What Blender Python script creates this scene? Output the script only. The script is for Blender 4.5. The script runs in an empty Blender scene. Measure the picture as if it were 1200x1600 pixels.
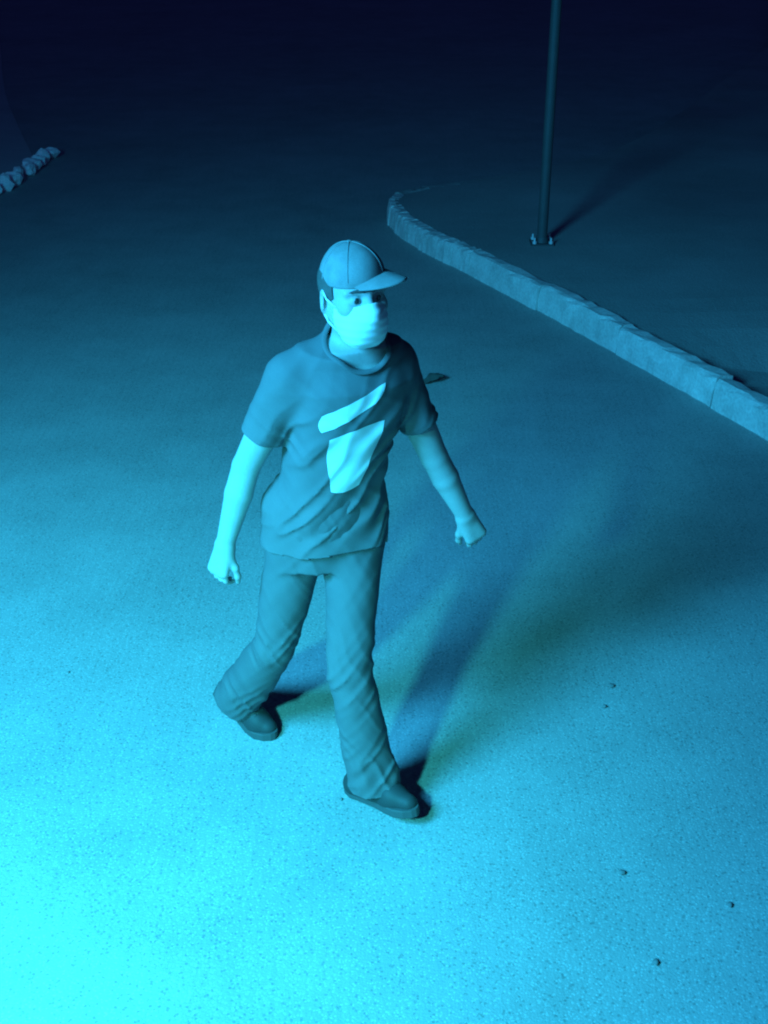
import bpy, bmesh, math, random
import numpy as np
from mathutils import Vector, Matrix
from mathutils.bvhtree import BVHTree

random.seed(7)
rng = np.random.default_rng(7)
S = bpy.context.scene
COL = S.collection

# ------------------------------------------------------------------ camera
cd = bpy.data.cameras.new('security_camera')
cam = bpy.data.objects.new('security_camera', cd)
COL.objects.link(cam)
cam.location = (0, 0, 2.59)
cam.rotation_euler = (math.radians(90 - 28), 0, 0)
cd.sensor_fit = 'VERTICAL'
cd.sensor_height = 24
cd.lens = 24 * 1884 / 1600
cd.clip_start = .05
cd.clip_end = 600
S.camera = cam

# ------------------------------------------------------------------ night sky
w = bpy.data.worlds.new('World')
S.world = w
w.use_nodes = True
nt = w.node_tree
nt.nodes.clear()
out = nt.nodes.new('ShaderNodeOutputWorld')
bg = nt.nodes.new('ShaderNodeBackground')
sky = nt.nodes.new('ShaderNodeTexSky')
sky.sky_type = 'NISHITA'
sky.sun_disc = False
sky.sun_elevation = math.radians(-4)
sky.sun_rotation = math.radians(200)
tint = nt.nodes.new('ShaderNodeMix')
tint.data_type = 'RGBA'
tint.blend_type = 'MULTIPLY'
tint.inputs[0].default_value = 1
tint.inputs[7].default_value = (.16, .22, 1, 1)
nt.links.new(sky.outputs[0], tint.inputs[6])
nt.links.new(tint.outputs[2], bg.inputs[0])
bg.inputs[1].default_value = 1.8
nt.links.new(bg.outputs[0], out.inputs[0])

# ------------------------------------------------------------------ the flood lamp up on the left
LAMP = Vector((-2.5, .8, 3.2))
ld = bpy.data.lights.new('flood_lamp', 'SPOT')
ld.energy = 2350
ld.color = (.030, .50, .97)
ld.shadow_soft_size = .72
ld.spot_size = math.radians(140)
ld.spot_blend = 1.0
lamp = bpy.data.objects.new('flood_lamp', ld)
COL.objects.link(lamp)
lamp.location = LAMP
lamp.rotation_euler = (Vector((-.9, 2.6, .3)) - LAMP).to_track_quat('-Z', 'Y').to_euler()

# added fill lamp well left of the camera, brightening the near pavement
ld2 = bpy.data.lights.new('near_fill_lamp', 'SPOT')
ld2.energy = 980
ld2.color = (.050, .84, .90)
ld2.shadow_soft_size = .12
ld2.spot_size = math.radians(76)
ld2.spot_blend = 1.0
lamp2 = bpy.data.objects.new('near_fill_lamp', ld2)
COL.objects.link(lamp2)
lamp2.location = (-1.35, .1, 2.5)
lamp2.rotation_euler = (Vector((-1.25, 2.3, 0)) - Vector((-1.35, .1, 2.5))).to_track_quat('-Z', 'Y').to_euler()

S.cycles.filter_width = 2.1
S.view_settings.view_transform = 'Standard'
S.view_settings.look = 'None'
S.view_settings.exposure = 0
S.view_settings.gamma = 1
S.view_settings.use_curve_mapping = False


# ------------------------------------------------------------------ helpers
def link(name, me, mat=None, parent=None):
    o = bpy.data.objects.new(name, me)
    COL.objects.link(o)
    if mat:
        me.materials.append(mat)
    if parent:
        o.parent = parent
        o.matrix_parent_inverse = parent.matrix_basis.inverted() if parent.type != 'EMPTY' else Matrix.Translation(-parent.location)
    return o


def tag(o, label=None, cat=None, group=None, kind=None):
    if label: o['label'] = label
    if cat: o['category'] = cat
    if group: o['group'] = group
    if kind: o['kind'] = kind
    return o


def pymesh(name, v, f, smooth=True):
    me = bpy.data.meshes.new(name)
    me.from_pydata([tuple(map(float, p)) for p in v], [], [tuple(map(int, q)) for q in f])
    if smooth:
        me.polygons.foreach_set('use_smooth', np.ones(len(me.polygons), bool))
    me.update()
    return me


def npmesh(name, v, q):
    me = bpy.data.meshes.new(name)
    me.vertices.add(len(v))
    me.vertices.foreach_set('co', np.asarray(v, np.float32).ravel())
    me.loops.add(len(q) * 4)
    me.loops.foreach_set('vertex_index', np.asarray(q, np.int32).ravel())
    me.polygons.add(len(q))
    me.polygons.foreach_set('loop_start', np.arange(len(q), dtype=np.int32) * 4)
    me.polygons.foreach_set('use_smooth', np.ones(len(q), bool))
    me.update(calc_edges=True)
    me.validate()
    return me


def bm_obj(name, bm, mat, parent=None, smooth=False):
    bmesh.ops.recalc_face_normals(bm, faces=bm.faces)
    me = bpy.data.meshes.new(name)
    bm.to_mesh(me)
    bm.free()
    if smooth:
        me.polygons.foreach_set('use_smooth', np.ones(len(me.polygons), bool))
    return link(name, me, mat, parent)


def material(name, base, rough=.8, var=.25, scale=8, detail_scale=120, bump=.2, bump_dist=.003,
             streak=None, spec=.3, flecks=0):
    m = bpy.data.materials.new(name)
    m.use_nodes = True
    n = m.node_tree
    b = n.nodes['Principled BSDF']
    b.inputs['Roughness'].default_value = rough
    b.inputs['Specular IOR Level'].default_value = spec
    tc = n.nodes.new('ShaderNodeTexCoord')

    def noise(sc, det=4, stretch=None):
        t = n.nodes.new('ShaderNodeTexNoise')
        t.inputs['Scale'].default_value = sc
        t.inputs['Detail'].default_value = det
        src = tc.outputs['Object']
        if stretch:
            mp = n.nodes.new('ShaderNodeMapping')
            mp.inputs['Scale'].default_value = stretch
            n.links.new(src, mp.inputs[0])
            src = mp.outputs[0]
        n.links.new(src, t.inputs['Vector'])
        return t.outputs['Fac']

    def mth(op, a, c):
        q = n.nodes.new('ShaderNodeMath')
        q.operation = op
        for i, x in enumerate((a, c)):
            if isinstance(x, (int, float)):
                q.inputs[i].default_value = x
            else:
                n.links.new(x, q.inputs[i])
        return q.outputs[0]
    big = noise(scale, 5)
    fine = noise(detail_scale, 3)
    f = mth('ADD', mth('MULTIPLY', mth('SUBTRACT', big, .5), var * 2),
            mth('MULTIPLY', mth('SUBTRACT', fine, .5), var * 1.6))
    h = fine
    if streak:
        st = noise(1, 2, streak)
        f = mth('ADD', f, mth('MULTIPLY', mth('SUBTRACT', st, .5), var * 1.0))
        h = mth('ADD', h, mth('MULTIPLY', st, .25))
    if flecks:
        v = n.nodes.new('ShaderNodeTexVoronoi')
        v.inputs['Scale'].default_value = 95
        n.links.new(tc.outputs['Object'], v.inputs['Vector'])
        fl = mth('LESS_THAN', v.outputs['Distance'], .30)
        f = mth('ADD', f, mth('MULTIPLY', fl, flecks))
        v2 = n.nodes.new('ShaderNodeTexVoronoi')
        v2.inputs['Scale'].default_value = 61
        n.links.new(tc.outputs['Object'], v2.inputs['Vector'])
        f = mth('SUBTRACT', f, mth('MULTIPLY', mth('LESS_THAN', v2.outputs['Distance'], .26), flecks * .9))
        f = mth('ADD', f, mth('MULTIPLY', mth('SUBTRACT', noise(.55, 6), .5), var * 2.2))
        h = mth('ADD', h, mth('MULTIPLY', v.outputs['Distance'], .3))
    val = mth('MULTIPLY', mth('ADD', f, 1.0), 1.0)
    vm = n.nodes.new('ShaderNodeVectorMath')
    vm.operation = 'SCALE'
    vm.inputs[0].default_value = base
    n.links.new(val, vm.inputs['Scale'])
    n.links.new(vm.outputs[0], b.inputs['Base Color'])
    bp = n.nodes.new('ShaderNodeBump')
    bp.inputs['Strength'].default_value = bump
    bp.inputs['Distance'].default_value = bump_dist
    n.links.new(h, bp.inputs['Height'])
    n.links.new(bp.outputs[0], b.inputs['Normal'])
    return m


M = {
    'ground': material('asphalt_concrete', (.36, .36, .35), .9, .20, 3.0, 150, .45, .004, streak=(85, 2.0, 1), flecks=.30),
    'verge': material('worn_paving', (.35, .35, .33), .95, .22, 1.6, 70, .5, .008, flecks=.15),
    'kerb': material('kerb_concrete', (.64, .64, .60), .9, .42, 7, 60, .5, .006),
    'white': material('whitewashed_stone', (.93, .93, .91), .8, .14, 14, 60, .5, .01),
    'pole': material('galvanised_steel', (.08, .082, .085), .6, .15, 12, 90, .1, .001, spec=.5),
    'bolt': material('zinc_bolt', (.7, .7, .7), .35, .1, 20, 90, .1, .001, spec=.6),
    'skin': material('skin', (.44, .42, .40), .6, .16, 14, 180, .15, .001),
    'shirt': material('shirt_cotton', (.16, .16, .165), .9, .10, 14, 420, .3, .0015),
    'print': material('shirt_ink', (.86, .86, .84), .7, .06, 30, 420, .15, .0008),
    'pants': material('trouser_twill', (.145, .145, .15), .9, .10, 10, 420, .3, .0015),
    'cap': material('cap_canvas', (.26, .26, .26), .85, .35, 26, 420, .3, .001),
    'mask': material('mask_cloth', (.88, .88, .86), .8, .04, 24, 420, .15, .0008),
    'hair': material('short_hair', (.10, .095, .09), .7, .3, 60, 300, .6, .002),
    'shoe': material('shoe_leather', (.05, .05, .05), .6, .10, 20, 200, .15, .001),
    'sole': material('shoe_rubber', (.09, .09, .09), .7, .12, 20, 200, .2, .001),
    'pale': material('pale_paving', (.50, .50, .48), .95, .2, 1.6, 70, .5, .008),
    'eye': material('eye_dark', (.05, .045, .04), .25, .1, 60, 200, 0, .001, spec=.6),
    'pebble': material('pebble_stone', (.2, .2, .2), .9, .2, 60, 300, .3, .002),
    'leaf': material('dry_leaf', (.09, .09, .08), .9, .2, 40, 200, .3, .002),
}

# ------------------------------------------------------------------ ground
NX = 60
gv, gf = [], []
bm = bmesh.new()
for x0, x1, y0, y1 in [(-120, 120, -60, 240)]:
    vs = [bm.verts.new(p) for p in ((x0, y0, 0), (x1, y0, 0), (x1, y1, 0), (x0, y1, 0))]
    bm.faces.new(vs)
tag(bm_obj('ground', bm, M['ground']), 'pale bare pavement the man walks across, fading into the dark', kind='structure')


# ------------------------------------------------------------------ raised pavement with kerb stones
def resample(pts, step):
    pts = [Vector(p) for p in pts]
    acc = [0]
    for a, b in zip(pts, pts[1:]):
        acc.append(acc[-1] + (b - a).length)
    n = max(2, round(acc[-1] / step))
    res = []
    for k in range(n + 1):
        t = acc[-1] * k / n
        i = max(j for j in range(len(acc)) if acc[j] <= t + 1e-9)
        if i == len(pts) - 1:
            res.append(pts[-1].copy())
        else:
            res.append(pts[i].lerp(pts[i + 1], (t - acc[i]) / (acc[i + 1] - acc[i])))
    return res


def smooth_poly(pts, it=2):
    pts = [Vector(p) for p in pts]
    for _ in range(it):
        q = [pts[0]]
        for a, b in zip(pts, pts[1:]):
            q += [a.lerp(b, .25), a.lerp(b, .75)]
        q.append(pts[-1])
        pts = q
    return pts


def kerb_run(name, path, stone_len, wid, hgt, mat, parent, jog=.008, gap=.008, seed=1, rough=.0):
    """path: kerb base line, the pavement lies to the left of the walking direction when side=+1"""
    r = random.Random(seed)
    line = resample(path, stone_len)
    for a, b in zip(line, line[1:]):
        d = (b - a)
        L = d.length
        d.normalize()
        nrm = Vector((-d.y, d.x))
        a2 = a + d * gap * .5 + nrm * r.uniform(-jog, jog)
        L -= gap
        hh = hgt + r.uniform(-jog, jog)
        bm = bmesh.new()
        segs = 12 if stone_len > .5 else 6
        ring = [(0, -.05), (0.006, hh * .5), (.012, hh - .025), (.026, hh - .006), (.045, hh), (wid - .02, hh), (wid, hh - .012), (wid, -.05)]
        rows = []
        for i in range(segs + 1):
            row = []
            for (u, z) in ring:
                p = a2 + d * (L * i / segs) + nrm * u
                j = rough + .0065
                row.append(bm.verts.new((p.x + r.uniform(-j, j), p.y + r.uniform(-j, j), z + (r.uniform(-j, j) if z > 0 else 0))))
            rows.append(row)
        for i in range(segs):
            for k in range(len(ring) - 1):
                bm.faces.new((rows[i][k], rows[i + 1][k], rows[i + 1][k + 1], rows[i][k + 1]))
        bm.faces.new(rows[0])
        bm.faces.new(rows[-1][::-1])
        bm_obj('kerb_stone', bm, mat, parent, smooth=False)


def sheet(name, outline, zf, mat, cell=.25):
    bm = bmesh.new()
    vs = [bm.verts.new((p[0], p[1], 0)) for p in outline]
    bm.faces.new(vs)
    bmesh.ops.triangulate(bm, faces=bm.faces)
    xs = [p[0] for p in outline]
    ys = [p[1] for p in outline]
    for x in np.arange(min(xs) + cell, min(max(xs), 8), cell):
        g = bm.verts[:] + bm.edges[:] + bm.faces[:]
        bmesh.ops.bisect_plane(bm, geom=g, plane_co=(x, 0, 0), plane_no=(1, 0, 0))
    for y in np.arange(min(ys) + cell, min(max(ys), 16), cell):
        g = bm.verts[:] + bm.edges[:] + bm.faces[:]
        bmesh.ops.bisect_plane(bm, geom=g, plane_co=(0, y, 0), plane_no=(0, 1, 0))
    for v in bm.verts:
        v.co.z = zf(v.co.x, v.co.y)
    rim = [e for e in bm.edges if len(e.link_faces) == 1]
    ex = bmesh.ops.extrude_edge_only(bm, edges=rim)
    for v in [g for g in ex['geom'] if isinstance(g, bmesh.types.BMVert)]:
        v.co.z = -.02
    return bm_obj(name, bm, mat, smooth=False)


KERB_R = smooth_poly([(2.9, 13.2), (1.9, 11.7), (1.1, 11.0), (.55, 10.75), (.06, 10.5), (-.0, 9.90), (.27, 9.15), (.66, 8.48), (1.06, 7.64),
                      (1.38, 6.95), (1.98, 5.66), (2.6, 4.35), (4.0, 1.4), (5.0, -.7), (6.0, -3.0)])
cutk = min(range(len(KERB_R)), key=lambda i: (KERB_R[i] - Vector((.12, 10.35))).length)


def zpave(x, y):
    # the paving has sunk behind the kerb towards the near end
    t = min(1, max(0, (7.6 - y) / 1.6))
    t = t * t * (3 - 2 * t)
    n = .012 * math.sin(x * 2.1 + y) + .008 * math.sin(3.3 * y - 1.7 * x)
    pit = .05 * math.exp(-(((x - 2.3) / .35) ** 2 + ((y - 6.45) / .3) ** 2))
    return .165 - .075 * t + n - pit


outl = [(p.x, p.y) for p in KERB_R]
inner = []
for i, p in enumerate(KERB_R):
    a = KERB_R[max(0, i - 1)]
    b = KERB_R[min(len(KERB_R) - 1, i + 1)]
    d = (b - a).normalized()
    k = .07 if i >= cutk else .004
    inner.append((p.x - d.y * k, p.y + d.x * k))
pav = sheet('pavement', inner + [(60, -3.0), (60, 60), (12, 40), (6, 20)], zpave, M['verge'])
tag(pav, 'dark raised paving behind the long kerb on the right', kind='structure')
kerb = bpy.data.objects.new('kerb', None)
COL.objects.link(kerb)
kerb.location = (1.0, 7.8, 0)
tag(kerb, 'long pale concrete kerb curving round the paving under the pole', 'kerb', kind='structure')
cut2 = min(range(len(KERB_R)), key=lambda i: (KERB_R[i] - Vector((.66, 8.48))).length)
kerb_run('kerb', KERB_R[cutk:cut2 + 1], .24, .12, .165, M['kerb'], kerb, jog=.005, gap=.004, seed=9)
kerb_run('kerb', KERB_R[max(0, cutk - 5):cutk + 1], .3, .12, .165, M['verge'], kerb, jog=.004, gap=.003, seed=4)
kerb_run('kerb', KERB_R[cut2:], .92, .125, .170, M['kerb'], kerb, jog=.012, gap=.012, seed=3)

# far left: a second corner with a whitewashed edge of rough stones
KERB_L = smooth_poly([(-3.60, 8.4), (-3.56, 10.0), (-3.50, 11.0), (-3.43, 11.7), (-3.43, 12.35), (-3.62, 12.9), (-3.95, 13.8), (-5.0, 16.8), (-6.6, 22.4), (-9, 30)])
inner = []
for i, p in enumerate(KERB_L):
    a = KERB_L[max(0, i - 1)]
    b = KERB_L[min(len(KERB_L) - 1, i + 1)]
    d = (b - a).normalized()
    inner.append((p.x - d.y * .07, p.y + d.x * .07))
pl = sheet('pavement', inner + [(-40, 60), (-40, 8.4)], lambda x, y: .004 + .001 * math.sin(2 * x + 1.3 * y), M['pale'], cell=.6)
tag(pl, 'dim pale paving behind the whitewashed edge at the far left', kind='structure')
ed = bpy.data.objects.new('stone_edging', None)
COL.objects.link(ed)
ed.location = (-3.5, 11.5, 0)
tag(ed, 'short row of rough whitewashed stones edging the far left corner', 'stone edging')
edge = resample([(-3.60, 8.8), (-3.53, 10.6), (-3.44, 11.5), (-3.40, 12.55)], .2)
for i, p in enumerate(edge):
    bm = bmesh.new()
    bmesh.ops.create_icosphere(bm, subdivisions=2, radius=1)
    r = random.uniform(.05, .085)
    ph = [random.uniform(0, 6.3) for _ in range(6)]
    for v in bm.verts:
        n_ = v.co.copy()
        k = 1 + .16 * math.sin(3 * n_.x + ph[0]) + .14 * math.sin(4 * n_.y + ph[1]) + .12 * math.sin(5 * n_.z + ph[2]) + random.uniform(-.06, .06)
        v.co = Vector((n_.x * r * 1.05 * k, n_.y * r * .9 * k, n_.z * r * .95 * k)) + Vector((p.x + random.Random(i).uniform(-.03, .03), p.y, .06))
    bm_obj('stone', bm, M['white'], ed)

# ------------------------------------------------------------------ the pole
POLE = (1.165, 8.80)


def tube(bm, p0, p1, r0, r1, n=20, cap=True):
    p0, p1 = Vector(p0), Vector(p1)
    d = (p1 - p0).normalized()
    u = d.orthogonal().normalized()
    w_ = d.cross(u)
    R0 = [bm.verts.new(p0 + (u * math.cos(a) + w_ * math.sin(a)) * r0) for a in [2 * math.pi * k / n for k in range(n)]]
    R1 = [bm.verts.new(p1 + (u * math.cos(a) + w_ * math.sin(a)) * r1) for a in [2 * math.pi * k / n for k in range(n)]]
    for k in range(n):
        bm.faces.new((R0[k], R0[(k + 1) % n], R1[(k + 1) % n], R1[k]))
    if cap:
        bm.faces.new(R0[::-1])
        bm.faces.new(R1)


zb = zpave(*POLE)
pole = bpy.data.objects.new('street_pole', None)
COL.objects.link(pole)
pole.location = (POLE[0], POLE[1], zb)
tag(pole, 'slim grey steel pole bolted to the dark paving behind the kerb', 'pole')
bm = bmesh.new()
tube(bm, (POLE[0], POLE[1], zb + .012), (POLE[0], POLE[1], 4.6), .038, .032, 24)
bm_obj('shaft', bm, M['pole'], pole, smooth=False)
bm = bmesh.new()
tube(bm, (POLE[0], POLE[1], zb + .012), (POLE[0], POLE[1], zb + .05), .052, .040, 24)
bm_obj('collar', bm, M['pole'], pole)
bm = bmesh.new()
bmesh.ops.create_cube(bm, size=1, matrix=Matrix.Translation((POLE[0], POLE[1], zb - .002)) @ Matrix.Diagonal((.17, .17, .03, 1)))
bmesh.ops.bevel(bm, geom=bm.edges[:], offset=.004, segments=1, affect='EDGES')
bm_obj('base_plate', bm, M['pole'], pole)
for sx in (-1, 1):
    for sy in (-1, 1):
        bm = bmesh.new()
        x, y = POLE[0] + sx * .06, POLE[1] + sy * .06
        tube(bm, (x, y, zb + .012), (x, y, zb + .03), .016, .016, 6)
        tube(bm, (x, y, zb + .03), (x, y, zb + .055), .008, .007, 8)
        bm_obj('bolt', bm, M['bolt'], pole)

# ------------------------------------------------------------------ litter on the ground


def pebble(x, y, r, label, group='dark pebbles lying on the pavement'):
    r *= .65
    bm = bmesh.new()
    bmesh.ops.create_icosphere(bm, subdivisions=2, radius=r)
    q = random.random() * 9
    for v in bm.verts:
        n_ = v.co.normalized()
        v.co *= 1 + .16 * math.sin(5 * n_.x + q) + .12 * math.sin(6 * n_.y + 2 * q)
        v.co.z *= .62
        v.co += Vector((x, y, r * .5))
    o = bm_obj('pebble', bm, M['pebble'], smooth=True)
    tag(o, label, 'pebble', group)


pebble(-1.154, 3.619, .009, 'tiny black pebble alone on the bright pavement left of the man')
pebble(-.135, 2.935, .009, 'tiny black pebble just below the hem of the front trouser leg')
pebble(.817, 3.533, .016, 'dark pebble right of the soft shadow, the upper one of a close pair')
pebble(.774, 3.413, .013, 'dark pebble right of the soft shadow, the lower one of a close pair')
pebble(.696, 2.618, .015, 'dark pebble out in the open below the close pair of pebbles')
pebble(.98, 2.494, .014, 'faint dark pebble nearest the right edge, midway down the bright pavement')
pebble(.73, 2.29, .015, 'dark pebble nearest the bottom right corner of the bright pavement')
# a dry leaf
bm = bmesh.new()
LN = 9
lv = []
for i in range(LN):
    t = i / (LN - 1)
    wd = .055 * math.sin(math.pi * t) ** .8 * (1 + .25 * math.sin(17 * t)) + .003
    row = []
    for s_ in (-1, -.5, 0, .5, 1):
        px, py = (t - .5) * .15, s_ * wd * .7
        a = .5
        row.append(bm.verts.new((.286 + px * math.cos(a) - py * math.sin(a), 6.44 + px * math.sin(a) + py * math.cos(a), .012 + .03 * abs(s_) ** 1.5 * math.sin(math.pi * t) + .02 * t * t)))
    lv.append(row)
for i in range(LN - 1):
    for k in range(4):
        bm.faces.new((lv[i][k], lv[i + 1][k], lv[i + 1][k + 1], lv[i][k + 1]))
lf = bm_obj('dry_leaf', bm, M['leaf'], smooth=True)
sm = lf.modifiers.new('thickness', 'SOLIDIFY')
sm.thickness = .003
tag(lf, 'small dark curled leaf on the ground beside the man\'s far shoulder', 'leaf')


# ------------------------------------------------------------------ the walking man: signed distance fields
class Field:
    def __init__(s, lo, hi, h):
        s.lo, s.h = np.array(lo, np.float32), h
        s.n = np.ceil((np.array(hi) - np.array(lo)) / h).astype(int) + 1
        s.F = np.full(s.n, 9.0, np.float32)

    def sub(s, lo, hi):
        a = np.clip(np.floor((np.array(lo) - s.lo) / s.h).astype(int), 0, s.n)
        b = np.clip(np.ceil((np.array(hi) - s.lo) / s.h).astype(int) + 1, 0, s.n)
        sl = tuple(slice(i, j) for i, j in zip(a, b))
        g = [s.lo[i] + s.h * np.arange(a[i], b[i], dtype=np.float32) for i in range(3)]
        return sl, np.meshgrid(*g, indexing='ij')

    def add(s, fn, lo, hi, k=.02, op='u'):
        m = k + 4 * s.h
        sl, P = s.sub(np.array(lo) - m, np.array(hi) + m)
        if P[0].size == 0: return
        d = fn(*P)
        A = s.F[sl]
        if op == 'u':
            hh = np.maximum(k - np.abs(A - d), 0) / k
            s.F[sl] = np.minimum(A, d) - hh * hh * k * .25
        else:                                       # smooth subtraction
            d = -d
            hh = np.maximum(k - np.abs(A - d), 0) / k
            s.F[sl] = np.maximum(A, d) + hh * hh * k * .25

    def mesh(s, smooth=1):
        F = s.F
        I = F < 0
        c = np.zeros(np.array(F.shape) - 1, np.uint8)
        for i in (0, 1):
            for j in (0, 1):
                for k in (0, 1):
                    c += I[i:F.shape[0] - 1 + i, j:F.shape[1] - 1 + j, k:F.shape[2] - 1 + k]
        act = (c > 0) & (c < 8)
        idx = np.argwhere(act)
        vid = np.full(c.shape, -1, np.int32)
        vid[tuple(idx.T)] = np.arange(len(idx))
        acc = np.zeros((len(idx), 3))
        cnt = np.zeros(len(idx))
        cor = [(i, j, k) for i in (0, 1) for j in (0, 1) for k in (0, 1)]
        val = {q: F[idx[:, 0] + q[0], idx[:, 1] + q[1], idx[:, 2] + q[2]] for q in cor}
        for q in cor:
            for ax in range(3):
                if q[ax] == 0:
                    q2 = list(q)
                    q2[ax] = 1
                    a, b = val[q], val[tuple(q2)]
                    mk = (a < 0) != (b < 0)
                    t = np.where(mk, a / np.where(mk, a - b, 1), 0)
                    p = np.array(q, float)[None, :].repeat(len(idx), 0)
                    p[:, ax] += t
                    acc[mk] += p[mk]
                    cnt[mk] += 1
        V = s.lo + s.h * (idx + acc / cnt[:, None])
        Q = []
        for ax in range(3):
            a1, a2 = (ax + 1) % 3, (ax + 2) % 3
            sl0 = [slice(None)] * 3
            sl1 = [slice(None)] * 3
            sl0[ax] = slice(0, -1)
            sl1[ax] = slice(1, None)
            A, B = I[tuple(sl0)], I[tuple(sl1)]
            e = np.argwhere(A != B)
            ok = (e[:, a1] > 0) & (e[:, a2] > 0) & (e[:, a1] < c.shape[a1]) & (e[:, a2] < c.shape[a2])
            e = e[ok]
            flip = A[tuple(e.T)]
            def at(d1, d2):
                q = e.copy()
                q[:, a1] += d1
                q[:, a2] += d2
                return vid[tuple(q.T)]
            quad = np.stack([at(-1, -1), at(0, -1), at(0, 0), at(-1, 0)], 1)
            quad[~flip] = quad[~flip][:, ::-1]
            Q.append(quad)
        Q = np.concatenate(Q)
        Q = Q[(Q >= 0).all(1)]
        for _ in range(smooth):
            a = np.zeros_like(V)
            n = np.zeros(len(V))
            for i in range(4):
                for j in (1, 3):
                    np.add.at(a, Q[:, i], V[Q[:, (i + j) % 4]])
                    np.add.at(n, Q[:, i], 1)
            V = .5 * V + .5 * a / n[:, None]
        return V, Q


def cone(a, b, ra, rb):
    a, b = np.array(a, np.float32), np.array(b, np.float32)
    ab = b - a
    L2 = float(ab @ ab)

    def fn(x, y, z):
        t = np.clip(((x - a[0]) * ab[0] + (y - a[1]) * ab[1] + (z - a[2]) * ab[2]) / L2, 0, 1)
        return np.sqrt((x - a[0] - t * ab[0]) ** 2 + (y - a[1] - t * ab[1]) ** 2 + (z - a[2] - t * ab[2]) ** 2) - (ra + (rb - ra) * t)
    r = max(ra, rb)
    return fn, np.minimum(a, b) - r, np.maximum(a, b) + r


def ell(cn, axes, rad):
    """ellipsoid, axes = 3 orthonormal vectors"""
    cn = np.array(cn, np.float32)
    A = [np.array(v, np.float32) for v in axes]
    rm = min(rad)

    def fn(x, y, z):
        dx, dy, dz = x - cn[0], y - cn[1], z - cn[2]
        q = [(dx * v[0] + dy * v[1] + dz * v[2]) / r for v, r in zip(A, rad)]
        k0 = np.sqrt(q[0] ** 2 + q[1] ** 2 + q[2] ** 2)
        k1 = np.sqrt((q[0] / rad[0]) ** 2 + (q[1] / rad[1]) ** 2 + (q[2] / rad[2]) ** 2) + 1e-6
        return k0 * (k0 - 1) / k1
    R = max(rad)
    return fn, cn - R, cn + R


def unit(v):
    v = np.array(v, float)
    return v / np.linalg.norm(v)


def lerp(a, b, t):
    return np.array(a, float) * (1 - t) + np.array(b, float) * t


# ---- skeleton (metres, world)
UP = np.array([0, 0, 1.])
pelvis = np.array([-.168, 3.10, .93])
hipR, hipL = np.array([-.248, 3.08, .90]), np.array([-.088, 3.11, .90])
kneeR, ankR = np.array([-.335, 3.10, .475]), np.array([-.485, 3.32, .125])
kneeL, ankL = np.array([-.102, 2.93, .50]), np.array([-.050, 2.93, .095])
footR, footL = unit((.80, -.60, 0)), unit((.76, -.65, 0))
neckb = np.array([-.085, 3.07, 1.45])
shR, shL = np.array([-.252, 3.02, 1.39]), np.array([.022, 3.13, 1.388])
elR, wrR = np.array([-.388, 3.06, 1.11]), np.array([-.458, 3.03, .875])
elL, wrL = np.array([.146, 3.16, 1.09]), np.array([.242, 3.19, .885])
headc = np.array([-.080, 3.035, 1.622])
HF = unit((.46, -.88, .06))                     # where the face looks
HL = unit(np.cross(UP, HF))                     # his left
HU = np.cross(HF, HL)
CF = unit((.38, -.92, 0))                       # chest forward
CL = unit(np.cross(UP, CF))
PF = unit((.45, -.90, 0))
PL = unit(np.cross(UP, PF))


def hd(f, l, u):                                # head frame to world
    return headc + HF * f + HL * l + HU * u


SPINE = [  # z, centre, half width, half depth, yaw blend (0 pelvis, 1 chest)
    (.86, pelvis + [0, 0, -.07], .132, .108, 0),
    (.95, pelvis + [.003, 0, .02], .132, .108, .1),
    (1.06, lerp(pelvis, neckb, .25), .128, .100, .4),
    (1.18, lerp(pelvis, neckb, .48), .130, .104, .7),
    (1.29, lerp(pelvis, neckb, .70), .145, .112, 1),
    (1.37, lerp(pelvis, neckb, .86), .146, .104, 1),
    (1.43, lerp(pelvis, neckb, .97), .105, .075, 1),
]


def torso(off_w=0., off_d=0., lo=.80, hi=1.47):
    zs = np.array([s[0] for s in SPINE])
    cx = np.array([s[1][0] for s in SPINE]); cy = np.array([s[1][1] for s in SPINE])
    hw = np.array([s[2] for s in SPINE]) + off_w
    hdp = np.array([s[3] for s in SPINE]) + off_d
    yb = np.array([s[4] for s in SPINE])

    def fn(x, y, z):
        zz = z[0, 0, :]
        C = [np.interp(zz, zs, q) for q in (cx, cy, hw, hdp, yb)]
        fx = PF[0] * (1 - C[4]) + CF[0] * C[4]
        fy = PF[1] * (1 - C[4]) + CF[1] * C[4]
        n = np.hypot(fx, fy)
        fx, fy = fx / n, fy / n
        dx, dy = x - C[0], y - C[1]
        f = dx * fx + dy * fy
        l = dx * -fy + dy * fx
        p = 2.5
        k = (np.abs(l / C[2]) ** p + np.abs(f / C[3]) ** p) ** (1 / p)
        d = (k - 1) * np.minimum(C[2], C[3])
        e = np.maximum(lo - z, z - hi)
        return np.maximum(d, e) if True else d
    return fn, np.array([-.5, 2.8, lo]), np.array([.2, 3.4, hi])


LAT = rng.uniform(-1, 1, (24, 24, 24)).astype(np.float32)


def vnoise(x, y, z):
    def fl(a):
        f = np.floor(a)
        t = (a - f).astype(np.float32)
        return f.astype(np.int32) % 24, t * t * (3 - 2 * t)
    (i, u), (j, v), (k, w_) = fl(x), fl(y), fl(z)
    i1, j1, k1 = (i + 1) % 24, (j + 1) % 24, (k + 1) % 24
    a = LAT[i, j, k] * (1 - u) + LAT[i1, j, k] * u
    b = LAT[i, j1, k] * (1 - u) + LAT[i1, j1, k] * u
    c = LAT[i, j, k1] * (1 - u) + LAT[i1, j, k1] * u
    d = LAT[i, j1, k1] * (1 - u) + LAT[i1, j1, k1] * u
    return (a * (1 - v) + b * v) * (1 - w_) + (c * (1 - v) + d * v) * w_


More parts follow.
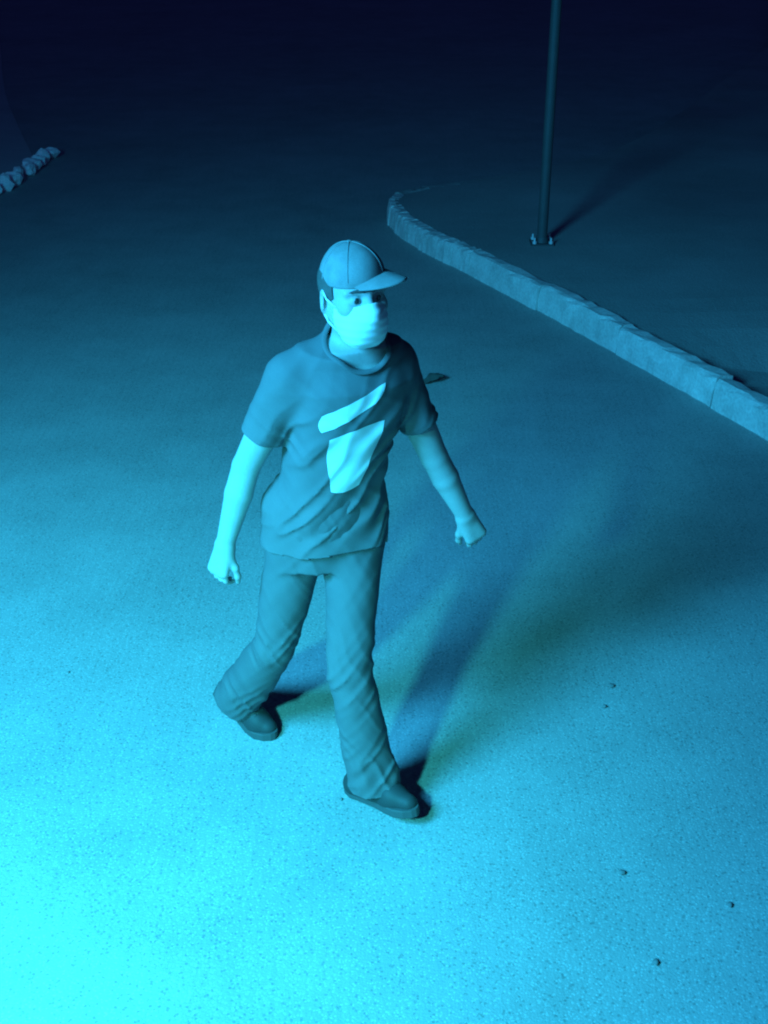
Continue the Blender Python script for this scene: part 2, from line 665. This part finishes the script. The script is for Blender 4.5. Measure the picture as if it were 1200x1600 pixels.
def folds(x, y, z, amp, tilt, seed=0):
    """creases: ridged noise stretched across the limb, running aslant"""
    zz = z + tilt * x + .25 * tilt * y + .05 * vnoise(x * 9 + seed, y * 9, z * 9)
    a = vnoise(x * 5 + seed, y * 5 + 3, zz * 19)
    b = vnoise(x * 7 + 9, y * 7 + seed, (z - .7 * tilt * x) * 24)
    c = vnoise(x * 14, y * 14 + seed, z * 9)
    return amp * ((np.abs(a) ** .8 - .35) * 1.5 + (np.abs(b) - .3) * .9 + .5 * c)


# ---- hand builder
def hand(F, wrist, elbow, palm_n, thumb_side, size=1.0, curl=(.35, .45, .35)):
    d = unit(wrist - elbow)                     # along the hand
    n = unit(palm_n - d * (palm_n @ d))         # out of the back of the hand
    sd = np.cross(d, n) * thumb_side            # towards the thumb
    W = wrist
    L = .088 * size
    for u0, r in ((-.025, .0125), (-.009, .0135), (.009, .0135), (.024, .013)):
        F.add(*cone(W + d * .008 + sd * u0 * .55, W + d * L + sd * u0, .016, r), k=.016)
    F.add(*cone(W + d * .02 + sd * .014 - n * .008, W + d * .055 + sd * .020 - n * .012, .016, .013), k=.014)
    for u0, ln, r, ex in ((.026, .070, .0090, 0), (.0088, .078, .0094, .05), (-.0088, .073, .0090, .10), (-.026, .058, .0080, .18)):
        p = W + d * (L - .004) + sd * u0
        ang = 0
        seg = (.44, .32, .27)
        for q in range(3):
            ang += curl[q] + ex * .5
            v = d * math.cos(ang) - n * math.sin(ang) + sd * u0 * 1.2 * (1 - q * .5)
            v = unit(v)
            p2 = p + v * ln * seg[q] * size
            F.add(*cone(p, p2, r * (1 - .09 * q), r * (1 - .09 * (q + 1))), k=.004)
            p = p2
    p = W + d * .032 + sd * .022 - n * .006
    for q, (ln, r0, r1) in enumerate(((.040, .0125, .0105), (.032, .0105, .0095), (.025, .0095, .0075))):
        v = unit(d * (.75 + .12 * q) + sd * (.45 - .25 * q) - n * (.35 + .1 * q))
        p2 = p + v * ln * size
        F.add(*cone(p, p2, r0, r1), k=.008)
        p = p2


# ---- the body: one continuous skin
B = Field((-.66, 2.62, -.01), (.36, 3.50, 1.80), .0042)
# torso, pelvis
B.add(*torso(-.004, -.004), k=.03)
for s_, sh in ((-1, shR), (1, shL)):
    B.add(*cone(lerp(neckb, sh, .35) + [0, 0, .012], sh + [0, 0, -.005], .050, .052), k=.04)
B.add(*cone(neckb + [-.004, .012, -.03], headc + [-.005, .022, -.06], .055, .051), k=.025)
# arms
for sh, el, wr in ((shR, elR, wrR), (shL, elL, wrL)):
    ax = unit(el - sh)
    B.add(*cone(sh, lerp(sh, el, .5), .055, .048), k=.03)
    B.add(*cone(lerp(sh, el, .5), el, .048, .040), k=.006)
    B.add(*cone(el, lerp(el, wr, .35), .040, .0405), k=.006)
    B.add(*cone(lerp(el, wr, .35), wr, .0405, .027), k=.006)
hand(B, wrR, elR, np.array([-.55, -.80, 0]), -1, curl=(.42, .70, .5))
hand(B, wrL, elL, np.array([.35, -.92, .0]), 1, curl=(.40, .55, .4))
# legs
for hp, kn, an, ft in ((hipR, kneeR, ankR, footR), (hipL, kneeL, ankL, footL)):
    B.add(*cone(hp, kn, .078, .052), k=.03)
    B.add(*cone(kn, lerp(kn, an, .35), .052, .052), k=.006)
    B.add(*cone(lerp(kn, an, .35), an, .052, .034), k=.006)
    B.add(*cone(an + [0, 0, -.02], an + ft * .03 + [0, 0, -.05], .033, .026), k=.02)
# head
hx = (HF, HL, HU)
B.add(*ell(hd(-.012, 0, .030), hx, (.098, .077, .092)), k=.02)
B.add(*ell(hd(.022, 0, -.035), hx, (.070, .062, .085)), k=.03)
B.add(*cone(hd(.055, -.020, -.098), hd(.055, .020, -.098), .024, .024), k=.03)      # chin
for s_ in (-1, 1):
    B.add(*cone(hd(-.012, s_ * .058, -.045), hd(.045, s_ * .028, -.095), .022, .02), k=.03)   # jaw
    B.add(*ell(hd(.055, s_ * .045, -.025), hx, (.03, .022, .022)), k=.02)            # cheek
    B.add(*cone(hd(.082, s_ * .012, .022), hd(.068, s_ * .052, .020), .010, .009), k=.012)    # brow
    B.add(*ell(hd(.088, s_ * .031, .002), hx, (.016, .017, .012)), k=.010, op='s')  # eye socket
    B.add(*ell(hd(.074, s_ * .031, .002), hx, (.0125, .0155, .0115)), k=.004)        # eyeball under lids
    B.add(*ell(hd(-.012, s_ * .083, -.012), (unit(HF + HL * s_ * .5), unit(HL * s_ - HF * .5), HU), (.019, .008, .031)), k=.008)  # ear
    B.add(*ell(hd(-.006, s_ * .090, -.010), (unit(HF + HL * s_ * .5), unit(HL * s_ - HF * .5), HU), (.010, .006, .018)), k=.006, op='s')
B.add(*cone(hd(.086, 0, .012), hd(.107, 0, -.030), .008, .013), k=.012)              # nose
for s_ in (-1, 1):
    B.add(*ell(hd(.095, s_ * .012, -.034), hx, (.011, .009, .009)), k=.008)
B.add(*cone(hd(.088, -.018, -.060), hd(.088, .018, -.060), .0085, .0085), k=.008)    # lips
B.add(*cone(hd(.086, -.016, -.070), hd(.086, .016, -.070), .009, .009), k=.006)
V, Q = B.mesh(1)
person = link('person', npmesh('person', V, Q), M['skin'])
tag(person, 'man in a cap and white face mask striding across the lit pavement, arms hanging loose', 'person')

for s_ in (-1, 1):
    bm = bmesh.new()
    bmesh.ops.create_uvsphere(bm, u_segments=16, v_segments=10, radius=.0098)
    for v in bm.verts:
        v.co = Vector(hd(.0778, s_ * .031, .0010)) + v.co
    bm_obj('eye', bm, M['eye'], person, smooth=True)
    bm = bmesh.new()
    prev = None
    for i in range(9):
        t = i / 8
        p = hd(.0935 - .012 * t * t, s_ * (.012 + .040 * t), .023 + .007 * math.sin(2.4 * t) - .004 * t)
        q = .0042 * math.sin(math.pi * (.12 + .8 * t))
        row = [bm.verts.new(Vector(p + HU * q)), bm.verts.new(Vector(p + HF * .003)), bm.verts.new(Vector(p - HU * q))]
        if prev:
            for k in range(2):
                bm.faces.new((prev[k], row[k], row[k + 1], prev[k + 1]))
        prev = row
    bm_obj('eyebrow', bm, M['hair'], person, smooth=True)


# ---- garments
def cut_mesh(V, Q, fn, name, mat, parent, thick, mod_sub=0):
    """keep faces where fn(v) < 0, pull the raw edge on to fn = 0, give the cloth a thickness"""
    g = fn(V[:, 0], V[:, 1], V[:, 2])
    keep = (g[Q] < 0).any(1)
    Q = Q[keep]
    out_ = np.unique(Q[g[Q] > 0])
    e = 1e-4
    for _ in range(3):
        P = V[out_]
        f0 = fn(P[:, 0], P[:, 1], P[:, 2])
        G = np.stack([(fn(P[:, 0] + e, P[:, 1], P[:, 2]) - f0) / e, (fn(P[:, 0], P[:, 1] + e, P[:, 2]) - f0) / e, (fn(P[:, 0], P[:, 1], P[:, 2] + e) - f0) / e], 1)
        V[out_] = P - G * (f0 / ((G ** 2).sum(1) + 1e-9))[:, None]
    u, inv = np.unique(Q, return_inverse=True)
    me = npmesh(name, V[u], inv.reshape(-1, 4))
    o = link(name, me, mat, parent)
    m = o.modifiers.new('cloth', 'SOLIDIFY')
    m.thickness = thick
    m.offset = -1
    return o


# trousers
T = Field((-.72, 2.66, .0), (.25, 3.52, 1.12), .0052)
T.add(*torso(.016, .014, .80, 1.10), k=.03)
T.add(*cone(lerp(hipR, hipL, .5) + [0, -.01, .0], lerp(hipR, hipL, .5) + [0, -.01, .06], .11, .12), k=.03)
T.add(*cone(hipR, kneeR, .094, .068), k=.035)
T.add(*cone(hipL, kneeL, .094, .068), k=.035)
T.add(*cone(hipR + [-.01, .05, .0], hipR + [0, .06, -.06], .085, .07), k=.04)
T.add(*cone(hipL + [.01, .05, .0], hipL + [0, .06, -.06], .085, .07), k=.04)
hemR = ankR + unit(ankR - kneeR) * .06
hemL = ankL + unit(ankL - kneeL) * .045
T.add(*cone(kneeR, hemR, .068, .086), k=.010)
T.add(*cone(kneeL, hemL + footL * .02, .067, .084), k=.010)
sl, P = T.sub(T.lo, T.lo + T.h * T.n)
x, y, z = P
near = np.exp(-((z - .49) / .11) ** 2) + np.exp(-((z - .14) / .12) ** 2) * 1.1 + np.exp(-((z - .84) / .09) ** 2) * .15 + .4
fo = folds(x, y, z, .0062, 1.7, 3) * near
fo += .004 * np.sin(26 * x + 18 * y + 2.0) * np.clip((.55 - z) * 3, 0, 1)
T.F[sl] = T.F[sl] + (fo + .002).astype(np.float32)
V, Q = T.mesh(1)
nR, nL = unit(ankR - kneeR), unit(ankL - kneeL + np.array([0, 0, -.1]))
def cutT(x, y, z):
    # left leg or right leg, whichever shin is nearer
    dR = np.hypot(x - ankR[0], y - ankR[1]); dL = np.hypot(x - ankL[0], y - ankL[1])
    aR = (x - hemR[0]) * nR[0] + (y - hemR[1]) * nR[1] + (z - hemR[2]) * nR[2] + .035
    aL = (x - hemL[0]) * nL[0] + (y - hemL[1]) * nL[1] + (z - hemL[2]) * nL[2] + .035
    a = np.where(dR < dL, aR, aL)
    a = np.where(z > .4, -1, a)
    return np.maximum(a, z - 1.04)
trousers = cut_mesh(V, Q, cutT, 'trousers', M['pants'], person, .004)

# t-shirt
H = Field((-.56, 2.80, .78), (.34, 3.44, 1.56), .0050)
H.add(*torso(.020, .022, .80, 1.46), k=.03)
for s_, sh, el in ((-1, shR, elR), (1, shL, elL)):
    H.add(*cone(lerp(neckb, sh, .30) + [0, 0, .014], sh + [0, 0, .004], .058, .060), k=.05)
    H.add(*cone(sh, lerp(sh, el, .66), .064, .060), k=.03)
H.add(*cone(neckb + [-.004, .012, -.06], neckb + [-.003, .012, .04], .075, .066), k=.03)
for hp, kn in ((hipR, kneeR), (hipL, kneeL)):
    H.add(*cone(hp + [0, .01, .06], lerp(hp, kn, .10), .096, .103), k=.05)
sl, P = H.sub(H.lo, H.lo + H.h * H.n)
x, y, z = P
amt = .35 + np.exp(-((z - .97) / .09) ** 2) + .8 * np.exp(-((z - 1.22) / .10) ** 2)
fo = folds(x, y, z, .0075, -1.1, 8) * amt
fo += .007 * np.sin(30 * x - 16 * y + 1.1) * np.clip((1.05 - z) * 4, 0, 1)
H.F[sl] = H.F[sl] + fo.astype(np.float32)
V, Q = H.mesh(1)
aR_, aL_ = unit(elR - shR), unit(elL - shL)
cR_, cL_ = lerp(shR, elR, .62), lerp(shL, elL, .62)
nk = neckb + CF * .035 + np.array([0, 0, .012])
nkn = unit(UP - CF * -.55)
def cutH(x, y, z):
    g = .865 - z + .010 * np.sin(9 * x + 5 * y)
    for c, a in ((cR_, aR_), (cL_, aL_)):
        d = (x - c[0]) * a[0] + (y - c[1]) * a[1] + (z - c[2]) * a[2]
        rr = np.sqrt(np.maximum((x - c[0]) ** 2 + (y - c[1]) ** 2 + (z - c[2]) ** 2 - d * d, 0))
        g = np.where((rr < .082) & (d > -.04), np.maximum(g, d), g)
    q = neckb + CF * .040 + UP * .040
    g = np.maximum(g, .088 - np.sqrt((x - q[0]) ** 2 + (y - q[1]) ** 2 + (z - q[2]) ** 2))
    return g
shirt = cut_mesh(V, Q, cutH, 't_shirt', M['shirt'], person, .0035)

# ribbed collar round the neck opening
me = shirt.data
ec = {}
for p in me.polygons:
    for k in p.edge_keys:
        ec[k] = ec.get(k, 0) + 1
qn = Vector(neckb + CF * .040 + UP * .040)
ring = {v for k, n in ec.items() if n == 1 for v in k if (me.vertices[v].co - qn).length < .10}
pts = sorted((me.vertices[v].co.copy() for v in ring), key=lambda c: math.atan2(c.y - qn.y, c.x - qn.x))
NB = 72
loop = []
for i in range(NB):
    a = -math.pi + 2 * math.pi * (i + .5) / NB
    best = [c for c in pts if abs((math.atan2(c.y - qn.y, c.x - qn.x) - a + math.pi) % (2 * math.pi) - math.pi) < .22]
    if best:
        loop.append(sum(best, Vector()) / len(best))
vs, fs = [], []
for i, c in enumerate(loop):
    rad = (c - qn).normalized()
    t = (loop[(i + 1) % len(loop)] - loop[i - 1]).normalized()
    nn = rad.cross(t).normalized()
    if nn.z < 0: nn = -nn
    for k in range(8):
        a = 2 * math.pi * k / 8
        vs.append(c + rad * (.0075 * math.cos(a) + .002) + nn * (.0024 * math.sin(a) + .001))
nl = len(loop)
for i in range(nl):
    for k in range(8):
        fs.append((i * 8 + k, ((i + 1) % nl) * 8 + k, ((i + 1) % nl) * 8 + (k + 1) % 8, i * 8 + (k + 1) % 8))
link('collar', pymesh('collar', vs, fs), M['shirt'], shirt)

# pale print, laid on the cloth of the shirt front
bpy.context.view_layer.update()
sv = [v.co.copy() for v in shirt.data.vertices]
bvh = BVHTree.FromPolygons(sv, [tuple(p.vertices) for p in shirt.data.polygons])


def print_patch(corners, nu=18, nv=14):
    """corners in the chest plane: (along his left, height), laid on the shirt from the front"""
    vs, fs = [], []
    grid = {}
    A, B_, C_, D = [np.array(c, float) for c in corners]
    for i in range(nu + 1):
        for j in range(nv + 1):
            a, b = 2 * i / nu - 1, 2 * j / nv - 1
            # round the corners of the square a little
            k = .16
            a2, b2 = a * math.sqrt(1 - k * b * b), b * math.sqrt(1 - k * a * a)
            s, t = (a2 + 1) / 2, (b2 + 1) / 2
            q = (A * (1 - s) + B_ * s) * (1 - t) + (D * (1 - s) + C_ * s) * t
            base = np.array([-.13, 3.09, 0]) + CL * q[0]
            o = Vector((base[0], base[1], q[1])) + Vector(CF) * .5
            hit = bvh.ray_cast(o, Vector(-CF))
            if hit[0] is None:
                continue
            n_ = hit[1] if hit[1].dot(Vector(CF)) > 0 else -hit[1]
            grid[i, j] = len(vs)
            vs.append(hit[0] + n_ * .0016)
    for i in range(nu):
        for j in range(nv):
            q = [(i, j), (i + 1, j), (i + 1, j + 1), (i, j + 1)]
            if all(k in grid for k in q):
                fs.append([grid[k] for k in q])
    o = link('shirt_print', pymesh('shirt_print', vs, fs), M['print'], shirt)
    return o


print_patch([(-.098, 1.262), (.060, 1.340), (.095, 1.395), (-.100, 1.315)], nu=30, nv=14)
print_patch([(-.066, 1.070), (.020, 1.075), (.095, 1.290), (-.080, 1.252)], nu=22, nv=26)

# cap
K = Field(headc + [-.16, -.16, -.02], headc + [.16, .16, .17], .0034)
K.add(*ell(hd(-.012, 0, .034), hx, (.096, .080, .097)), k=.01)
K.add(*ell(hd(.030, 0, .058), hx, (.052, .062, .050)), k=.04)
V, Q = K.mesh(2)
CAPZ = .032
cap = cut_mesh(V, Q, lambda x, y, z: -((x - headc[0]) * HU[0] + (y - headc[1]) * HU[1] + (z - headc[2]) * HU[2] - CAPZ - .10 * np.minimum(0, ((x - headc[0]) * HF[0] + (y - headc[1]) * HF[1]) - .02) * -1 * -.35), 'cap', M['cap'], person, .004)
# brim: stiff curved visor, pushed to his left and slightly up
BF = unit(HF * .80 + HL * .60)
BL = unit(np.cross(UP, BF))
BU = np.cross(BF, BL)
vs, fs = [], []
NA, NR = 28, 8
for i in range(NA + 1):
    a = (i / NA - .5) * math.radians(140)
    for j in range(NR + 1):
        t = j / NR
        r0f, r0l = .092, .076
        f0, l0 = r0f * math.cos(a), r0l * math.sin(a) * 1.02
        ext = .060 * math.cos(a * 1.2) ** .38 if abs(a * 1.2) < math.pi / 2 else 0
        f_, l_ = f0 + ext * t, l0 * (1 + .02 * t)
        u_ = .058 - .016 * t - 2.2 * l_ * l_
        vs.append(headc + HU * 0 + BF * (f_ - .004) + BL * l_ + UP * u_)
for i in range(NA):
    for j in range(NR):
        a = i * (NR + 1) + j
        fs.append((a, a + NR + 1, a + NR + 2, a + 1))
br = link('brim', pymesh('brim', vs, fs), M['cap'], cap)
m = br.modifiers.new('stiff', 'SOLIDIFY')
m.thickness = .004
bm = bmesh.new()
bmesh.ops.create_uvsphere(bm, u_segments=14, v_segments=8, radius=.008)
for v in bm.verts:
    v.co.z *= .5
    v.co += Vector(hd(-.012, 0, .131))
bm_obj('button', bm, M['cap'], cap, smooth=True)

# cap panel seams
cvb = BVHTree.FromPolygons([v.co.copy() for v in cap.data.vertices], [tuple(p.vertices) for p in cap.data.polygons])
for kk in range(6):
    az = kk * math.pi / 3 + math.pi / 6
    c0 = Vector(hd(-.012, 0, .034))
    pts = []
    for q in range(15):
        e = math.radians(8 + 80 * q / 14)
        dd = Vector(HF * (math.cos(az) * math.cos(e)) + HL * (math.sin(az) * math.cos(e)) + HU * math.sin(e))
        hit = cvb.ray_cast(c0 + dd * .3, -dd)
        if hit[0] is not None and (hit[0] - c0).length > .05:
            pts.append(hit[0] + dd * .0004)
    bm = bmesh.new()
    for a, b in zip(pts, pts[1:]):
        tube(bm, a, b, .0016, .0016, 6, cap=False)
    bm_obj('seam', bm, M['cap'], cap, smooth=True)

# face mask
K = Field(headc + [-.16, -.18, -.16], headc + [.18, .16, .06], .0034)
K.add(*ell(hd(.024, 0, -.045), hx, (.082, .073, .078)), k=.02)
K.add(*cone(hd(.062, -.020, -.098), hd(.062, .020, -.098), .030, .030), k=.04)
K.add(*cone(hd(.085, 0, -.005), hd(.108, 0, -.036), .013, .020), k=.03)
K.add(*ell(hd(.080, 0, -.062), hx, (.033, .046, .046)), k=.03)
sl, P = K.sub(K.lo, K.lo + K.h * K.n)
dz = (P[0] - headc[0]) * HU[0] + (P[1] - headc[1]) * HU[1] + (P[2] - headc[2]) * HU[2]
K.F[sl] += (.0008 * np.sin(dz * 300)).astype(np.float32)
V, Q = K.mesh(2)
def cutM(x, y, z):
    dx, dy, dz = x - headc[0], y - headc[1], z - headc[2]
    f = dx * HF[0] + dy * HF[1] + dz * HF[2]
    l = dx * HL[0] + dy * HL[1] + dz * HL[2]
    u = dx * HU[0] + dy * HU[1] + dz * HU[2]
    top = u - (-.004 - .35 * np.maximum(np.abs(l) - .012, 0))
    side = .028 - f
    bot = -.128 - u
    return np.maximum(np.maximum(top, side), bot)
mask = cut_mesh(V, Q, cutM, 'face_mask', M['mask'], person, .0025)
for s_ in (-1, 1):
    for (p0, p1) in (((.034, s_ * .067, -.022), (-.010, s_ * .083, .016)), ((.034, s_ * .064, -.085), (-.014, s_ * .080, -.040))):
        bm = bmesh.new()
        q0, q1 = hd(*p0), hd(*p1)
        mid = (q0 + q1) / 2 + HL * s_ * .007
        tube(bm, q0, mid, .0026, .0026, 8)
        tube(bm, mid, q1, .0026, .0026, 8)
        bm_obj('ear_loop', bm, M['mask'], mask, smooth=True)

# short hair below the cap
K = Field(headc + [-.14, -.14, -.14], headc + [.14, .14, .08], .0036)
K.add(*ell(hd(-.014, 0, .026), hx, (.104, .083, .092)), k=.02)
K.add(*cone(hd(-.075, -.03, -.05), hd(-.075, .03, -.05), .024, .024), k=.03)
V, Q = K.mesh(1)
def cutHair(x, y, z):
    dx, dy, dz = x - headc[0], y - headc[1], z - headc[2]
    f = dx * HF[0] + dy * HF[1] + dz * HF[2]
    u = dx * HU[0] + dy * HU[1] + dz * HU[2]
    return np.maximum(np.maximum(u - .06, f - .030), -.030 + .6 * (f + .02) - u + .0 * f) if True else 0
cut_mesh(V, Q, cutHair, 'hair', M['hair'], person, .004)


# ---- shoes: upper and sole, toe and heel bent as the foot rolls
def shoe(an, ft, heel_up):
    sd = np.array([-ft[1], ft[0], 0])
    pitch = heel_up
    # local: t along the foot from the heel (-.075) to the toe (.185), height above the sole
    def loc(t, s, h):
        ball = .115
        if pitch < 0:
            a = -pitch
            return base + ft * ((t + .07) * math.cos(a) - .07 - h * math.sin(a)) + sd * s + UP * ((t + .07) * math.sin(a) * (1 if t > -.07 else .4) + h * math.cos(a))
        if t < ball:
            zz = (ball - t) * math.sin(pitch)
            tt = ball - (ball - t) * math.cos(pitch)
            return base + ft * (tt + h * math.sin(pitch)) + sd * s + UP * (zz + h * math.cos(pitch))
        return base + ft * t + sd * s + UP * (h + .10 * max(0, t - .15) ** 1.2)
    # put the ankle over t = 0
    base = np.array([an[0], an[1], 0.]) - ft * 0
    if pitch > 0:
        off = (.115 - .115 * math.cos(pitch)) + .1 * math.sin(pitch)
        base = base - ft * off
    up = Field(base - [.3, .3, .01], base + [.3, .3, .30], .0040)
    for (t, s, h, r) in ():
        pass
    pr = [((-.045, 0, .045), (.0, 0, .060), .036, .040), ((-.045, 0, .035), (.11, .004, .036), .034, .040),
          ((.0, 0, .085), (.095, .002, .048), .034, .036), ((.11, .006, .034), (.165, .008, .030), .041, .030), ((-.02, 0, .06), (-.012, 0, .105), .036, .040)]
    for a, b, ra, rb in pr:
        up.add(*cone(loc(*a), loc(*b), ra, rb), k=.02)
    # flat underside
    V, Q = up.mesh(2)
    zmin = .016
    o = link('shoe', npmesh('shoe', V, Q), M['shoe'], person)
    # sole: an outline swept in height
    vs, fs = [], []
    prof = [(-.088, .008), (-.080, .026), (-.05, .036), (.0, .035), (.05, .036), (.10, .044), (.14, .046), (.175, .036), (.196, .018), (.203, .004)]
    lev = [(0, .96), (.004, 1.0), (.024, 1.0), (.028, .95)]
    nP = len(prof)
    for h, sc in lev:
        for t, wd in prof:
            vs.append(loc(t, wd * sc + .004, h))
        for t, wd in reversed(prof):
            vs.append(loc(t, -wd * sc + .004, h))
    n2 = nP * 2
    for k in range(len(lev) - 1):
        for i in range(n2):
            fs.append((k * n2 + i, k * n2 + (i + 1) % n2, (k + 1) * n2 + (i + 1) % n2, (k + 1) * n2 + i))
    for k, rev in ((0, True), (len(lev) - 1, False)):
        for i in range(nP - 1):
            q = (k * n2 + i, k * n2 + i + 1, k * n2 + n2 - 2 - i, k * n2 + n2 - 1 - i)
            fs.append(q if not rev else q[::-1])
    link('sole', pymesh('sole', vs, fs, False), M['sole'], o)
    # laces across the instep
    for t in (.035, .055, .075, .095):
        bm = bmesh.new()
        hh = .094 - (t - .02) * .42 + .022
        P_ = [loc(t, s, hh - 6.5 * s * s) for s in (-.022, -.011, 0, .011, .022)]
        for a, b in zip(P_, P_[1:]):
            tube(bm, a, b, .003, .003, 6)
        bm_obj('lace', bm, M['hair'], o, smooth=True)


shoe(ankL, footL, -math.radians(11))
shoe(ankR, footR, math.radians(26))
